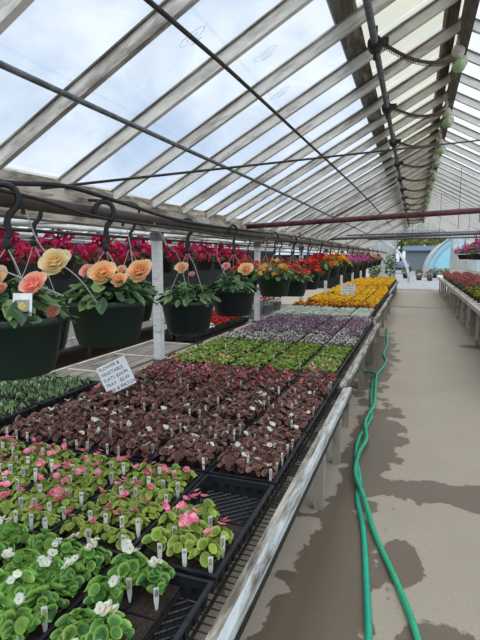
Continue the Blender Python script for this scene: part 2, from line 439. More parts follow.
pipe('water_tube', [(-1.12,.2,1.63),(-1.12,1.0,1.612),(-1.11,1.35,1.638),(-1.10,1.7,1.615),(-1.12,2.4,1.585),(-1.14,4.5,1.61),(-1.13,8,1.62)], .008, M['black'], 'black watering tube slung above the basket pipe')
pipe('water_tube', [(-1.10,.3,1.60),(-1.09,1.1,1.585),(-1.08,1.5,1.545),(-1.09,2.2,1.54),(-1.1,3.2,1.535),(-1.1,5,1.57)], .006, M['black'], 'second black watering tube sagging below the basket pipe')
pipe('water_tube', [(-1.13,1.5,1.61),(-1.3,2.1,1.66),(-1.6,2.6,1.62),(-1.9,3.2,1.60)], .006, M['black'], 'black tube branching to the gutter')
for k, (x, z, r, mt) in enumerate(((-3.1, 1.68, .022, 'white_pipe'), (-2.7, 1.60, .014, 'iron'), (-4.16, 1.80, .022, 'white_pipe'), (-5.2, 1.72, .03, 'white_pipe'), (-3.55, 1.56, .02, 'steel'))):
    pipe('heating_pipe', [(x,.5,z),(x,20,z+.02)], r, M[mt], 'pipe running along the neighbouring bay')
for y in (2.9, 5.6, 8.3, 11): pipe('tie_pipe', [(XE-.1,y,1.66),(2*XE-XE2,y,1.72)], .022, M['white_pipe'], 'white tie pipe of the neighbouring bay')
for y in (8.2, 11, 14, 17): pipe('tie_pipe', [(XE,y,1.74),(XR-.6,y,zroof(XR-.6)-.12)], .01, M['iron'], 'thin dark brace under the roof')
for k, (x, y, x2, y2) in enumerate(((.75,6.9,.75,6.9),(1.05,9.2,1.05,9.2),(.62,8.4,.62,8.4),(.5,12,.5,12),(1.2,13,1.2,13),(-.1,14,-.1,14))):
    pipe('hanging_wire', [(x,y,zroof(x)-.04),(x2,y2,1.85)], .004, M['iron'], 'thin wire hanging from the roof')
pipe('brace_cable', [(1.9,7.2,2.02),(1.2,8.4,2.12),(.4,9.6,2.2)], .006, M['iron'], 'dark cable slanting across the white slope')
# vent shaft and rack arms
XV, ZV = -.27, zroof(-.27)-.115
pipe('vent_shaft_pipe', [(XV,-.5,ZV),(XV,21,ZV+.02)], .02, M['steel'], 'grey vent shaft pipe below the ridge vents')
def arm_meshes():
    c = MB(); c.tube([(0,-.035,0),(0,.035,0)], .042, 10); c.tube([(0,-.05,0),(0,-.035,0)], .03, 10)
    c.box(-.012,.012,-.012,.012,.02,.10); c.box(.01,.075,-.014,.014,-.01,.03); c.tube([(0,.02,-.03),(0,.02,-.075)], .012, 6)
    a = MB(); pts=[]; nrm=[]
    for i in range(25):
        q=i/24; x=.02+q*.455; yy=.80*q; z=.02-.06*math.sin(q*PI)+.13*q
        pts.append(Vector((x,yy,z)))
    a.tube(pts, .011, 6)
    for i in range(1, 24):
        for h in (0,.5):
            p = pts[i].lerp(pts[i+1], h) if i < 24 else pts[i]
            a.box(p.x-.003,p.x+.003,p.y-.005,p.y+.005,p.z-.026,p.z-.004)
    return c.mesh('collar', M['iron'], False), a.mesh('toothed_rack', M['rust'], False)
cm, am = arm_meshes()
for k in range(14):
    y = 1.78+1.26*k
    t_ = thing('vent_arm', f'rusty toothed vent arm curving to the ridge, {ORD[k]} along the vent shaft', 'vent gear', (XV,y,ZV), 'toothed vent arms on the shaft')
    put('collar', cm, t_); put('toothed_rack', am, t_)
# globes under the ridge
def globe_parts():
    b = MB(); b.ball((0,0,0), .046, 14)
    s_ = MB(); s_.ball((-.01,0,.10), .045, 10, sz=1.1); s_.ball((.03,.06,.05), .035, 8, sz=1.2)
    c = MB(); c.tube([(0,0,.04),(0,0,.08)], .022, 8); c.tube([(-.01,0,.12),(-.01,0,.26)], .012, 6)
    return b.mesh('ball', M['globe'], True), s_.mesh('insulator', M['ceramic'], True), c.mesh('stem', M['ceramic'], True)
gm = globe_parts()
for k in range(12):
    y = 3.93+1.27*k
    t_ = thing('hanging_globe', f'pale green ball below the ridge board, {ORD[k]} from the near end', 'globe', (.235,y,2.755 if k != 1 and k != 2 else 2.68), 'pale green balls below the ridge')
    put('ball', gm[0], t_); put('insulator', gm[1], t_); put('stem', gm[2], t_)

# ------------------------------------------------------------------ benches
ZB = .47
SEC = ((.45, 3.42, -.387), (3.44, 7.05, -.425), (7.07, 12.9, -.50), (12.92, 20.8, -.575))
def xoff(y):
    for a, b, x in SEC:
        if y < b+.01: return x+.387
    return SEC[-1][2]+.387
for k, (ya, yb, xr) in enumerate(SEC):
    b = thing('plant_bench', f'low wire-topped plant bench with wooden rail beside the aisle, {("nearest","second","third","farthest")[k]} section', 'bench', (xr,ya,0), 'bench sections along the aisle')
    L = yb-ya; wide = 1.545 if k == 0 else 1.72
    mat = M['rail'] if k == 0 else M['rail_old']
    def lb(name, m_, x0,x1,y0,y1,z0,z1, **kw):
        mb = MB(); mb.box(0, y1-y0, -(x1-x0)/2, (x1-x0)/2, 0, z1-z0)
        o = mb.build(name, m_, b); o.location=((x0+x1)/2, y0, z0); o.rotation_euler=(0,0,PI/2); return o
    lb('front_rail', mat, -.025, 0, 0, L, ZB-.024, ZB+.012)
    lb('inner_rail', M['rail_old'], -.056, -.026, 0, L, ZB-.07, ZB+.005)
    lb('rear_rail', M['seam'], -wide, -wide+.04, 0, L, ZB-.075, ZB-.001)
    lb('black_strip', M['black'], -.028, .0, 0, L, ZB-.058, ZB-.028)  # plain black strip below the front rail
    mb = MB()
    n = int(L/(.028 if k == 0 else .09))
    for i in range(n):
        yy = .01+i*L/n; x0 = -.30 if (i % 4) else -wide+.04
        mb.box(x0, -.030, yy, yy+.005, ZB-.006 if yy < 0 else ZB-.001, ZB+.0085 if x0 > -.4 and False else ZB+.0005)
    for j in range(12):
        xx = -.10-j*(wide-.16)/11; mb.box(xx, xx+.008, 0, L, ZB-.013, ZB-.006)
    mb.build('wire_mesh', M['iron'], b)
    ny = max(2, int(L/1.3))
    for i in range(ny+1):
        yy = i*(L-.05)/ny; mb = MB(); mb.box(-wide+.04, -.034, yy, yy+.04, ZB-.075, ZB-.014)
        mb.build('crossbeam', M['leg'], b)
    step = .9
    lys = [.2, 2.55-ya, 3.19-ya] if k == 0 else [.5+1.25*q for q in range(int((L-.5)/1.25)+1)]
    for yy in lys:
        mb = MB(); mb.box(-.088,-.036,-.024,.024,0,ZB-.076); mb.build('leg', M['leg'], b).location=(0,yy,0)
        mb = MB(); mb.box(-wide+.0,-wide+.06,-.028,.028,0,ZB-.076); mb.build('leg', M['leg'], b).location=(0,yy,0)

# wooden board bench behind, along the gutter posts
b = thing('board_bench', 'bare grey board bench running behind the flower trays along the gutter posts', 'bench', (0,0,0))
mb = MB()
x = -1.975
mbs = []
def longboard(name, m_, x0,x1,y0,y1,z0,z1, par=b):
    mb = MB(); mb.box(0, y1-y0, -(x1-x0)/2, (x1-x0)/2, 0, z1-z0)
    o = mb.build(name, m_, par); o.location=((x0+x1)/2, y0, z0); o.rotation_euler=(0,0,PI/2); return o
longboard('edge_board', M['seam'], -1.990, -1.935, .6, 3.42, ZB-.10, ZB+.022)
for j in range(6):
    longboard('top_board', M['board'], -2.145-.112*j-(.0 if j else 0), -2.036-.112*j, .6, 3.42, ZB-.02, ZB)
for j in range(4):
    longboard('top_board', M['board'], -2.345-.098*j, -2.250-.098*j, 3.44, 9.5, ZB-.02, ZB)
longboard('edge_board', M['seam'], -2.735, -2.70, .6, 9.5, ZB-.08, ZB+.02)
for y in (3.22, 3.9, 4.62): 
    mb = MB(); mb.box(-2.70, -2.25 if y > 3.4 else -2.03, y-.015, y+.015, ZB+.001, ZB+.010); mb.build('batten', M['seam'], b)
for y in (.8, 2.2, 3.4, 5, 7, 9.2):
    for x in (-2.68, -2.1 if y < 3.42 else -2.30): 
        mb = MB(); mb.box(x-.03,x+.03,y-.03,y+.03,0,ZB-.021); mb.build('leg', M['leg'], b)
# white-edged bench in the neighbouring bay
b2 = thing('white_edged_bench', 'bench with a white front board beyond the gutter posts', 'bench')
longboard('front_board', M['white_pipe'], -3.53, -3.49, 2.6, 12, .44, .53, b2)
longboard('bench_top', M['board'], -5.2, -3.535, 2.6, 12, .46, .49, b2)
for y in (3, 4.55, 6.5, 9, 11.5):
    mb = MB(); mb.box(-3.56,-3.50,y-.03,y+.03,0,.44); mb.build('leg', M['iron'], b2)
    mb = MB(); mb.box(-5.15,-5.09,y-.03,y+.03,0,.455); mb.build('leg', M['iron'], b2)
# bench across the aisle
b3 = thing('aisle_bench', 'grey wooden bench on many legs along the far side of the aisle', 'bench')
longboard('front_board', M['seam'], .92, .955, 5.0, 21.3, .565, .635, b3)
longboard('top_board', M['seam'], .957, 2.3, 5.0, 21.3, .59, .612, b3)
longboard('rear_board', M['rail_old'], 2.302, 2.34, 5.0, 21.3, .565, .635, b3)
y = 5.87
while y < 21.3:
    mb = MB(); mb.box(.962,1.005,y-.028,y+.028,0,.588); mb.build('leg', M['seam'], b3)
    mb = MB(); mb.box(2.22,2.29,y-.03,y+.03,0,.588); mb.build('leg', M['seam'], b3)
    if int(y*10) % 3 == 0:
        mb = MB(); mb.box(.962,1.005,y+.24,y+.296,0,.588); mb.build('leg', M['seam'], b3)
    y += 1.25

# ------------------------------------------------------------------ plants
def jit(c, k=.2):
    f = 1+U(-k, k); return (c[0]*f*(1+U(-.08,.08)), c[1]*f, c[2]*f*(1+U(-.1,.1)))

def fit(mb, hx, hy):
    """keep foliage inside its cell"""
    for i, p in enumerate(mb.v):
        x = max(-hx, min(hx, p[0])); y = max(-hy, min(hy, p[1])); mb.v[i] = (x, y, max(.001, p[2]))

def begonia(nl, rad, hgt, lsize, cols, rims, cup, hx, hy, name, mat, n=9):
    mb = MB()
    for i in range(nl):
        q = i/nl; a = i*2.4+U(-.3,.3); r = rad*math.sqrt((i+.6)/nl)
        z = hgt*(1-.55*(r/rad)**2)*U(.75,1.05)
        s = lsize*U(.72,1.12)
        p = (r*math.cos(a), r*math.sin(a), z)
        tilt = .25+.55*r/rad
        nr = (math.cos(a)*tilt+U(-.35,.35), math.sin(a)*tilt+U(-.35,.35), 1)
        col = jit(random.choice(cols), .25); rim = jit(random.choice(rims), .2)
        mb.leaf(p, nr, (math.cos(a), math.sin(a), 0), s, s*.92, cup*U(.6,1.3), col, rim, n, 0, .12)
        if n > 7: mb.tube([(p[0]*.15,p[1]*.15,.0),(p[0]*.7,p[1]*.7,z*.6),(p[0],p[1],z)], .0016, 3, 0, tuple(x*.8 for x in rim), False)
    fit(mb, hx, hy)
    return mb.mesh(name, mat, True)

def small_bloom(cols, size, nb, centre=lin(235,205,80), petals=4, n=7):
    mb = MB()
    for b in range(nb):
        ox, oy, oz = (0,0,0) if nb == 1 else (U(-.9,.9)*size, U(-.9,.9)*size, U(-.5,.6)*size)
        ax = Vector((U(-.5,.5), -.55+U(-.4,.4), 1)).normalized(); t1 = ax.orthogonal().normalized(); t2 = ax.cross(t1)
        a0 = U(0, 6)
        for k in range(petals):
            a = a0+2*PI*k/petals; big = 1.0 if k % 2 == 0 else .72
            d = t1*math.cos(a)+t2*math.sin(a); c = jit(random.choice(cols), .12)
            mb.leaf(Vector((ox,oy,oz))+d*size*.42, ax+d*-.25, d, size*1.05*big, size*1.1*big, .18, c, c, n)
        mb.ball(Vector((ox,oy,oz))+ax*size*.12, size*.16, 5, 0, centre)
    mb.tube([(0,0,-.028),(0,0,0)], .0014, 3, 0, lin(120,140,70), False)
    return mb.mesh('blossom', M['petal'], True)

G_DK, G_MD, G_LT = lin(38,88,34), lin(70,124,46), lin(132,172,64)
GP1, GP2 = lin(104,140,48), lin(150,172,70)
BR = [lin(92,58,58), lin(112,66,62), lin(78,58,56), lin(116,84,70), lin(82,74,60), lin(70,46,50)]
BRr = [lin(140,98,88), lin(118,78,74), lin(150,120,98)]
V = {}
def variants(key, n, fn): V[key] = [fn() for _ in range(n)]
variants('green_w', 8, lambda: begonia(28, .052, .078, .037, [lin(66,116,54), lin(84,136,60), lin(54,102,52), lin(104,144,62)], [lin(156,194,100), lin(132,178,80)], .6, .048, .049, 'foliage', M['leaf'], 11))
variants('green_p', 8, lambda: begonia(14, .036, .055, .031, [lin(116,144,54), lin(138,162,64), lin(96,126,48)], [lin(178,190,100), lin(156,174,84)], .4, .036, .046, 'foliage', M['leaf']))
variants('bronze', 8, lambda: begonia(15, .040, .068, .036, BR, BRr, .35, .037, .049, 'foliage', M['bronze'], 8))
variants('redleaf', 6, lambda: begonia(15, .040, .066, .034, BR+[lin(132,54,58)], BRr+[lin(160,84,84)], .35, .037, .049, 'foliage', M['bronze'], 7))
variants('limegreen', 6, lambda: begonia(14, .037, .062, .032, [lin(112,142,48), lin(132,158,62), lin(88,120,42)], [lin(160,178,86), lin(140,160,80)], .3, .0345, .046, 'foliage', M['leaf'], 6))
B = {}
def blooms(key, cnt, cols, size, nb, **kw): B[key] = [small_bloom(cols, size, nb, **kw) for _ in range(cnt)]
W_, P_, R_, SA = [lin(240,243,238), lin(232,238,228)], [lin(250,150,184), lin(246,124,166), lin(252,184,204)], [lin(196,40,66), lin(214,58,84)], [lin(240,160,148), lin(244,184,168)]
blooms('white', 4, W_, .016, 3); blooms('pink', 4, P_, .017, 3); blooms('red', 3, R_+P_[:1], .016, 3, n=6); blooms('salmon', 3, SA+P_[:1], .015, 3, n=6)
blooms('white_s', 3, W_, .017, 2, n=6); blooms('pink_s', 3, P_, .016, 2, n=6)

# alyssum / marigold / impatiens mounds (one mesh: too small in the photo to show parts)
def mound(nl, nf, hx, hy, hz, leafc, flowc, fs, ls, name):
    mb = MB()
    for i in range(nl):
        x, y = U(-1,1), U(-1,1); z = hz*(1-.45*max(abs(x),abs(y))**2)*U(.35,.85)
        c = jit(random.choice(leafc), .25); a = U(0,6.3)
        mb.leaf((x*hx*.85, y*hy*.9, z), (x*.6+U(-.4,.4), y*.6+U(-.4,.4), 1), (math.cos(a),math.sin(a),0), ls, ls*.6, .15, c, c, 5)
    for i in range(nf):
        x, y = U(-1,1), U(-1,1); z = hz*(1-.4*max(abs(x),abs(y))**2)*U(.82,1.05)
        c = jit(random.choice(flowc), .12); s = fs*U(.75,1.2)
        mb.ball((x*hx*.9, y*hy*.94, z), s/2, 6, 1, c, .6)
    fit(mb, hx, hy)
    return mb.mesh(name, [M['leaf'], M['petal']], True)
GA = [lin(84,112,62), lin(104,128,76), lin(66,96,52)]
PUR = [lin(186,152,174), lin(164,128,152), lin(206,182,196), lin(148,114,134)]
WH = [lin(238,242,232), lin(222,232,214)]
variants('purple', 5, lambda: mound(26, 34, .046, .070, .07, GA+[lin(92,76,88)], PUR, .017, .022, 'alyssum'))
variants('purplewhite', 4, lambda: mound(26, 34, .046, .070, .07, GA, PUR[:2]+WH, .017, .022, 'alyssum'))
variants('whitealy', 4, lambda: mound(32, 46, .046, .070, .07, GA+[lin(150,172,120)], WH, .019, .024, 'alyssum'))
YE = [lin(250,206,36), lin(248,190,28), lin(252,222,64)]; OR = [lin(222,118,24), lin(200,92,24), lin(236,150,30)]
variants('mari_y', 4, lambda: mound(44, 20, .064, .138, .11, [lin(112,120,48), lin(90,106,40)], YE, .044, .04, 'marigold'))
variants('mari_o', 4, lambda: mound(44, 18, .064, .138, .11, [lin(110,112,46), lin(92,98,40)], OR+YE[:1]+[lin(170,74,30)], .042, .04, 'marigold'))
variants('mari_m', 4, lambda: mound(44, 19, .064, .138, .11, [lin(112,120,48), lin(90,106,40)], YE+OR[:1]+YE, .042, .04, 'marigold'))

# ------------------------------------------------------------------ trays
TW, TL, TH = .282, .574, .060
def tray_mesh():
    mb = MB(); a, b_, h = TW/2, TL/2, TH; q = .014; wt = .004
    def wall(p0, p1, t0, t1):
        # sloping wall between the foot line and the rim line, with thickness
        mb.add([p0, p1, t1, t0], [(0,1,2,3)])
    foot = [(-a+q,-b_+q,.002),(a-q,-b_+q,.002),(a-q,b_-q,.002),(-a+q,b_-q,.002)]
    rim = [(-a+.006,-b_+.006,h),(a-.006,-b_+.006,h),(a-.006,b_-.006,h),(-a+.006,b_-.006,h)]
    inner = [(x*.965, y*.98, z) for x, y, z in rim]; ifoot = [(x*.96, y*.98, .006) for x, y, z in foot]
    for i in range(4):
        j=(i+1)%4
        mb.add([foot[i],foot[j],rim[j],rim[i]], [(0,1,2,3)]); mb.add([ifoot[j],ifoot[i],inner[i],inner[j]], [(0,1,2,3)])
    # rolled rim
    for x0,x1,y0,y1 in ((-a,a,-b_,-b_+.011),(-a,a,b_-.011,b_),(-a,-a+.011,-b_+.011,b_-.011),(a-.011,a,-b_+.011,b_-.011)):
        mb.box(x0,x1,y0,y1,h-.006,h+.003)
    # slots in the walls
    for k in range(5):
        x = -a+.05+k*(TW-.1)/4
        for sgn in (-1,1):
            for face in (0,1):
                yy = sgn*(b_-.0085-(.006 if face else -.003)); d = .0022
                mb.box(x-.009,x+.009,yy-d,yy+d,.016,.043,1)
    for k in range(10):
        y = -b_+.05+k*(TL-.1)/9
        for sgn in (-1,1):
            xx = sgn*(a-.0085+.003); mb.box(xx-.002,xx+.002,y-.010,y+.010,.016,.043,1)
            xx = sgn*(a-.0085-.009); mb.box(xx-.002,xx+.002,y-.010,y+.010,.016,.043,1)
    return mb.mesh('tray_body', [M['tray'], M['slot']], False)
def lattice_mesh():
    mb = MB(); a, b_ = TW/2-.02, TL/2-.02
    mb.box(-a,a,-b_,b_,.001,.003,1)
    n = 9
    for sgn in (1,-1):
        c = -(a+b_)
        while c < a+b_:
            # line x*sgn + y = c, clipped
            pts=[]
            for x in (-a,a):
                y=c-x*sgn
                if -b_<=y<=b_: pts.append((x,y))
            for y in (-b_,b_):
                x=(c-y)*sgn
                if -a<x<a: pts.append((x,y))
            if len(pts)>=2:
                mb.tube([(*pts[0],.006),(*pts[1],.006)], .0028, 4)
            c += .036
    for i in range(5):
        mb.tube([(-a+i*2*a/4,-b_,.006),(-a+i*2*a/4,b_,.006)], .002, 4)
    mb.tube([(0,.0,.004),(0,.0,.009)], .016, 10)
    return mb.mesh('lattice_floor', [M['tray'], M['slot']], False)
def soil_mesh(x0,x1,y0,y1, nx, ny):
    mb = MB(); mb.box(x0,x1,y0,y1,.006,.036)
    # cell pack rims between the plants
    for i in range(nx+1):
        x = x0+(x1-x0)*i/nx; mb.box(x-.002,x+.002,y0,y1,.036,.041,1)
    for j in range(ny+1):
        y = y0+(y1-y0)*j/ny; mb.box(x0,x1,y-.002,y+.002,.036,.041,1)
    return mb.mesh('cell_pack', [M['soil'], M['tray']], False)
TM, LM = tray_mesh(), lattice_mesh()
SA_, SB_ = TW/2-.012, TL/2-.014
SOIL = {}
def soil(nx, ny, x0=-SA_, x1=SA_, y0=-SB_, y1=SB_):
    k=(nx,ny,x0,x1,y0,y1)
    if k not in SOIL: SOIL[k]=soil_mesh(x0,x1,y0,y1,nx,ny)
    return SOIL[k]
ZS = ZB+.038                                     # soil level

# tags: white plastic plant labels
def tag_mesh(h, wdt):
    mb = MB(); l=.3
    lean = U(-.10,.10)
    f = lambda z: z*lean
    vs=[(-wdt*.18,0,-.004),(wdt*.18,0,-.004),(wdt*.45,0,h*.35),(-wdt*.45,0,h*.35),(wdt/2,f(h),h),(-wdt/2,f(h),h)]
    th_=.0012
    mb.add(vs+[(x,y+th_,z) for x,y,z in vs], [(0,1,2,3),(3,2,4,5),(7,6,9,8),(8,9,11,10),(0,6,7,1),(1,7,8,2),(2,8,10,4),(4,10,11,5),(5,11,9,3),(3,9,6,0)])
    z0, z1 = h*.56, h*.9
    mb.add([(-wdt*.3,f(z0)-.0006,z0),(wdt*.3,f(z0)-.0006,z0),(wdt*.3,f(z1)-.0006,z1),(-wdt*.3,f(z1)-.0006,z1)], [(0,1,2,3)], 1)
    return mb.mesh('plant_tag', [M['white'], M['tagink']], False)
TG = [tag_mesh(U(.058,.070), .0145) for _ in range(6)]
TGs = [tag_mesh(U(.056,.068), .0115) for _ in range(6)]

ZONES = {  # row: (row phrase, look, object name, variant key)
    0: ('white-blossom begonia row', 'fresh green begonia', 'green_leaved_begonia', 'green_w'),
    1: ('pink begonia row', 'yellow-green begonia', 'green_leaved_begonia', 'green_p'),
    2: ('nearest bronze row', 'bronze-leaved begonia', 'bronze_leaved_begonia', 'bronze'),
    3: ('middle bronze row', 'bronze-leaved begonia', 'bronze_leaved_begonia', 'bronze'),
    4: ('farthest bronze row', 'dark red-leaved begonia', 'red_leaved_begonia', 'redleaf'),
    5: ('nearer lime row', 'lime green begonia', 'lime_begonia', 'limegreen'),
    6: ('farther lime row', 'lime green begonia', 'lime_begonia', 'limegreen')}
for r in range(7, 11): ZONES[r] = (f'{ORD[r-7]} purple alyssum row', 'purple alyssum clump', 'purple_alyssum', 'purple')
for r in range(11, 13): ZONES[r] = (f'{ORD[r-11]} white alyssum row', 'white alyssum clump', 'white_alyssum', 'whitealy')
TRAYN = ['aisle-edge', 'second', 'third', 'fourth', 'post-side']
def tray_at(r, c):
    y0 = 1.11+.592*(r-1); yc = y0+.592/2
    xc = -.474-xoffn(yc)-.29*c-TW/2
    return xc, yc
def xoffn(y): return -xoff(y)
bloomword = {'white':'white','pink':'pink','red':'red','salmon':'salmon','white_s':'white','pink_s':'pink'}
def add_plant(xc, yc, r, c, i, j, dx, dy, n_b, bkeys, soiled=True):
    phrase, look, name, key = ZONES[r]
    me = random.choice(V[key]); bigger = 1.22 if (r == 1 and c == 0) else 1.0
    o = put(name, me, None, (xc+dx, yc+dy, ZS+.006), PI*random.randint(0,1), (U(.93,1.0)*bigger,U(.93,1.0)*bigger,U(.85,1.15)*bigger))
    got = []
    for b_ in range(n_b):
        bk = random.choice(bkeys); bm = random.choice(B[bk])
        f_ = put('blossom', bm, o, (U(-.018,.018), U(-.024,.024), (.082 if key == 'green_w' else .062)+U(0,.014)), U(0,6.3), U(.8,1.1))
        got.append(bloomword[bk])
    head = look + ((' with ' + '-and-'.join(sorted(set(got))) + ' bloom') if got else '')
    tag(o, f'{head}, {ORD[i]} across {ORD[j]} back, {TRAYN[c]} tray of {phrase}', 'flower', f'{phrase}')
    return o
def add_tag(x, y, r, c, i, j, small):
    ph = ZONES[r][0]
    o = put('plant_tag', random.choice(TGs if small else TG), None, (x, y, ZS+.002), U(.1,.95))
    tag(o, f'white plastic tag by {ORD[i]} across {ORD[j]} back plant, {TRAYN[c]} tray of {ph}', 'plant tag', 'white plant tags in the trays')
POSTY = (.85, 3.54, 6.25, 8.95, 11.65, 14.35, 17.05, 19.75)
def clash(r, c):
    xc, yc = tray_at(r, c)
    return any(abs(yc-p) < TL/2+.05 for p in POSTY) and xc-TW/2 < XE-.06+.045
def make_tray(r, c, label, lattice=False):
    xc, yc = tray_at(r, c)
    tr = thing('flower_tray', label, 'tray', (xc, yc, ZB), 'black flower trays on the bench')
    put('tray_body', TM, tr)
    if lattice: put('lattice_floor', LM, tr)
    return tr, xc, yc

for r in range(0, 13):
    phrase = ZONES[r][0]
    for c in range(5):
        if clash(r, c): continue
        if r == 1 and c == 0: lab = 'half-empty black tray with three rows of pink begonias at its near end'
        elif r == 0 and c == 0: lab = 'partly emptied black tray with green begonias at the aisle corner'
        else: lab = f'black plastic flower tray full of plants, {TRAYN[c]} tray of {phrase}'
        special = (c == 0 and r < 2)
        tr, xc, yc = make_tray(r, c, lab, special)
        if r <= 6: nx, ny = (3, 6) if r == 0 else (4, 6)
        else: nx, ny = 3, 4
        cw, ch = 2*SA_/nx, 2*SB_/ny
        if not special: put('cell_pack', soil(nx, ny), tr)
        elif r == 1: put('cell_pack', soil(3, 3, -SA_, SA_, -SB_, .02), tr)
        else: put('cell_pack', soil(2, 4, -SA_, .05, -SB_, SB_), tr)
        if special and r == 1: nx, ny, cw, ch = 3, 3, 2*SA_/3, (SB_+.02)/3
        if special and r == 0: nx, ny, cw, ch = 2, 5, (SA_+.05)/2, 2*SB_/5
        for j in range(ny):
            for i in range(nx):
                dx, dy = SA_-cw*(i+.5), -SB_+ch*(j+.5)
                if special and r == 0: dx = .05-cw*(i+.5)
                if special and r == 1 and i == 0 and j == 2: continue
                if special and r == 0 and i == 0 and j == 3: continue
                if yc+dy < .74: continue
                if r <= 6:
                    dx += -.005 if i == 0 else (.005 if i == nx-1 else 0); dy += .005 if j == 0 else (-.005 if j == ny-1 else 0)
                if r <= 6:
                    if r == 0: nb, bk = random.choice((0,1,1,2,2)), ['white']
                    elif r == 1: nb, bk = random.choice((0,1,1,1,2)), ['pink']
                    elif r == 2: nb, bk = int(random.random() < (.36 if c == 0 else .28)), ['white_s']
                    elif r == 3: nb, bk = int(random.random() < .22), (['pink_s','red','white_s'] if c > 1 else ['white_s','white_s','pink_s'])
                    elif r == 4: nb, bk = int(random.random() < .5), ['red','pink_s','red']
                    elif r == 5: nb, bk = int(random.random() < (.4 if j < 2 else .08)), (['pink_s'] if c == 0 else ['salmon'])
                    else: nb, bk = int(random.random() < .06), ['salmon']
                    add_plant(xc, yc, r, c, i, j, dx+U(-.003,.003), dy+U(-.003,.003), nb, bk)
                    pt = {0:.5,1:.72,2:.55,3:.5,4:.4,5:.08,6:.03}[r]
                    if random.random() < pt: add_tag(xc+dx+cw*.36, yc+dy-ch*.40, r, c, i, j, r >= 2)
                else:
                    key = ZONES[r][3]
                    if r == 7 or (r in (8, 10) and random.random() < .3): key = 'purplewhite'
                    o = put(ZONES[r][2], random.choice(V[key]), None, (xc+dx, yc+dy, ZS+.006), PI*random.randint(0,1), (.98,.98,U(.85,1.1)))
                    tag(o, f'{ZONES[r][1]}, {ORD[i]} across {ORD[j]} back, {TRAYN[c]} tray of {phrase}', 'flower', phrase)
# marigolds
far_verts = []
NM = 22
for q in range(NM):
    r = 13+q
    yr = 1.11+.592*(r-1)
    if yr+.6 > 20.8: break
    kind = ('mari_o','mari_m','mari_y','mari_y','mari_m','mari_y','mari_y','mari_y','mari_m','mari_y')[q % 10]
    word = {'mari_o':'orange','mari_y':'yellow','mari_m':'mixed yellow-orange'}[kind]
    for c in range(5):
        if clash(r, c): continue
        tr, xc, yc = make_tray(r, c, f'black tray under marigolds, {TRAYN[c]} tray of {ORD[q]} marigold row')
        put('cell_pack', soil(2, 2), tr)
        for j in range(2):
            for i in range(2):
                cw, ch = SA_, SB_
                dx, dy = SA_-cw*(i+.5), -SB_+ch*(j+.5)
                if q < 15:
                    o = put('marigold', random.choice(V[kind]), None, (xc+dx, yc+dy, ZS+.006), PI*random.randint(0,1), (.95,.98,U(.85,1.1)))
                    tag(o, f'{word} marigold clump, {ORD[i]} across {ORD[j]} back, {TRAYN[c]} tray of {ORD[q]} marigold row', 'flower', 'marigolds on the far bench')
                else: far_verts.append((xc+dx, yc+dy, ZS+.006, random.choice(V[kind])))
if far_verts:
    mb = MB()
    for x, y, z, me in far_verts:
        o_ = len(mb.v); mb.v += [(v_.co.x+x, v_.co.y+y, v_.co.z+z) for v_ in me.vertices]
        mb.c += [tuple(d.color[:3]) for d in me.color_attributes['Col'].data]
        mb.f += [tuple(i+o_ for i in p.vertices) for p in me.polygons]; mb.m += [p.material_index for p in me.polygons]
    o = mb.build('marigold_mass', [M['leaf'], M['petal']], None, True); o['kind'] = 'stuff'; o['label'] = 'distant yellow and orange marigolds at the end of the bench'; o['category'] = 'flowers'

# trays with white-spiked plants on the board bench
def spike_plant():
    mb = MB()
    for i in range(34):
        a=U(0,6.3); r=.042*math.sqrt(U(0,1)); h=U(.03,.075)
        p0=Vector((r*math.cos(a)*.6,r*math.sin(a)*.6,.0)); p1=Vector((r*math.cos(a)*1.1,r*math.sin(a)*1.1,h))
        c=jit(random.choice([lin(112,140,92),lin(90,122,72),lin(132,156,112)]),.2)
        mb.leaf(p0.lerp(p1,.75),(math.cos(a)*.8,math.sin(a)*.8,.7),p1-p0,.034,.009,.1,c,c,5)
    fit(mb,.046,.046); return mb.mesh('foliage', M['leaf'], True)
def spike():
    mb = MB(); h=U(.018,.028)
    mb.lathe([(.001,.0),(.0062,h*.25),(.0068,h*.6),(.004,h*.9),(.0005,h)], 7, (0,0,0), 0, lin(206,216,204)); mb.tube([(0,0,-.05),(0,0,0)], .0015, 3, 0, lin(110,140,90), False)
    return mb.mesh('flower_spike', M['petal'], True)
SP=[spike_plant() for _ in range(5)]; SK=[spike() for _ in range(3)]
for c in range(2):
    for r in range(3):
        xc, yc = -2.205-.30*c, 1.30+.60*r
        tr = thing('flower_tray', f'black tray of white-spiked seedlings, {ORD[r]} back in the {("inner","outer")[c]} column', 'tray', (xc,yc,ZB+.002), 'trays on the board bench')
        put('tray_body', TM, tr); put('cell_pack', soil(3,6), tr)
        for j in range(6):
            for i in range(3):
                cw, ch = 2*SA_/3, 2*SB_/6
                x, y = xc+SA_-cw*(i+.5), yc-SB_+ch*(j+.5)
                o = put('spiked_seedling', random.choice(SP), None, (x,y,ZS+.008), PI*random.randint(0,1), (.9,.98,U(.9,1.1)))
                n = random.choice((0,0,1,1))
                for k in range(n): put('flower_spike', random.choice(SK), o, (U(-.02,.02),U(-.02,.02),U(.062,.078)))
                tag(o, f'grey-green seedling with {"white flower spike" if n else "no spike"}, {ORD[i]} across {ORD[j]} back, {ORD[r]} tray of {("inner","outer")[c]} column', 'flower', 'white-spiked seedlings')

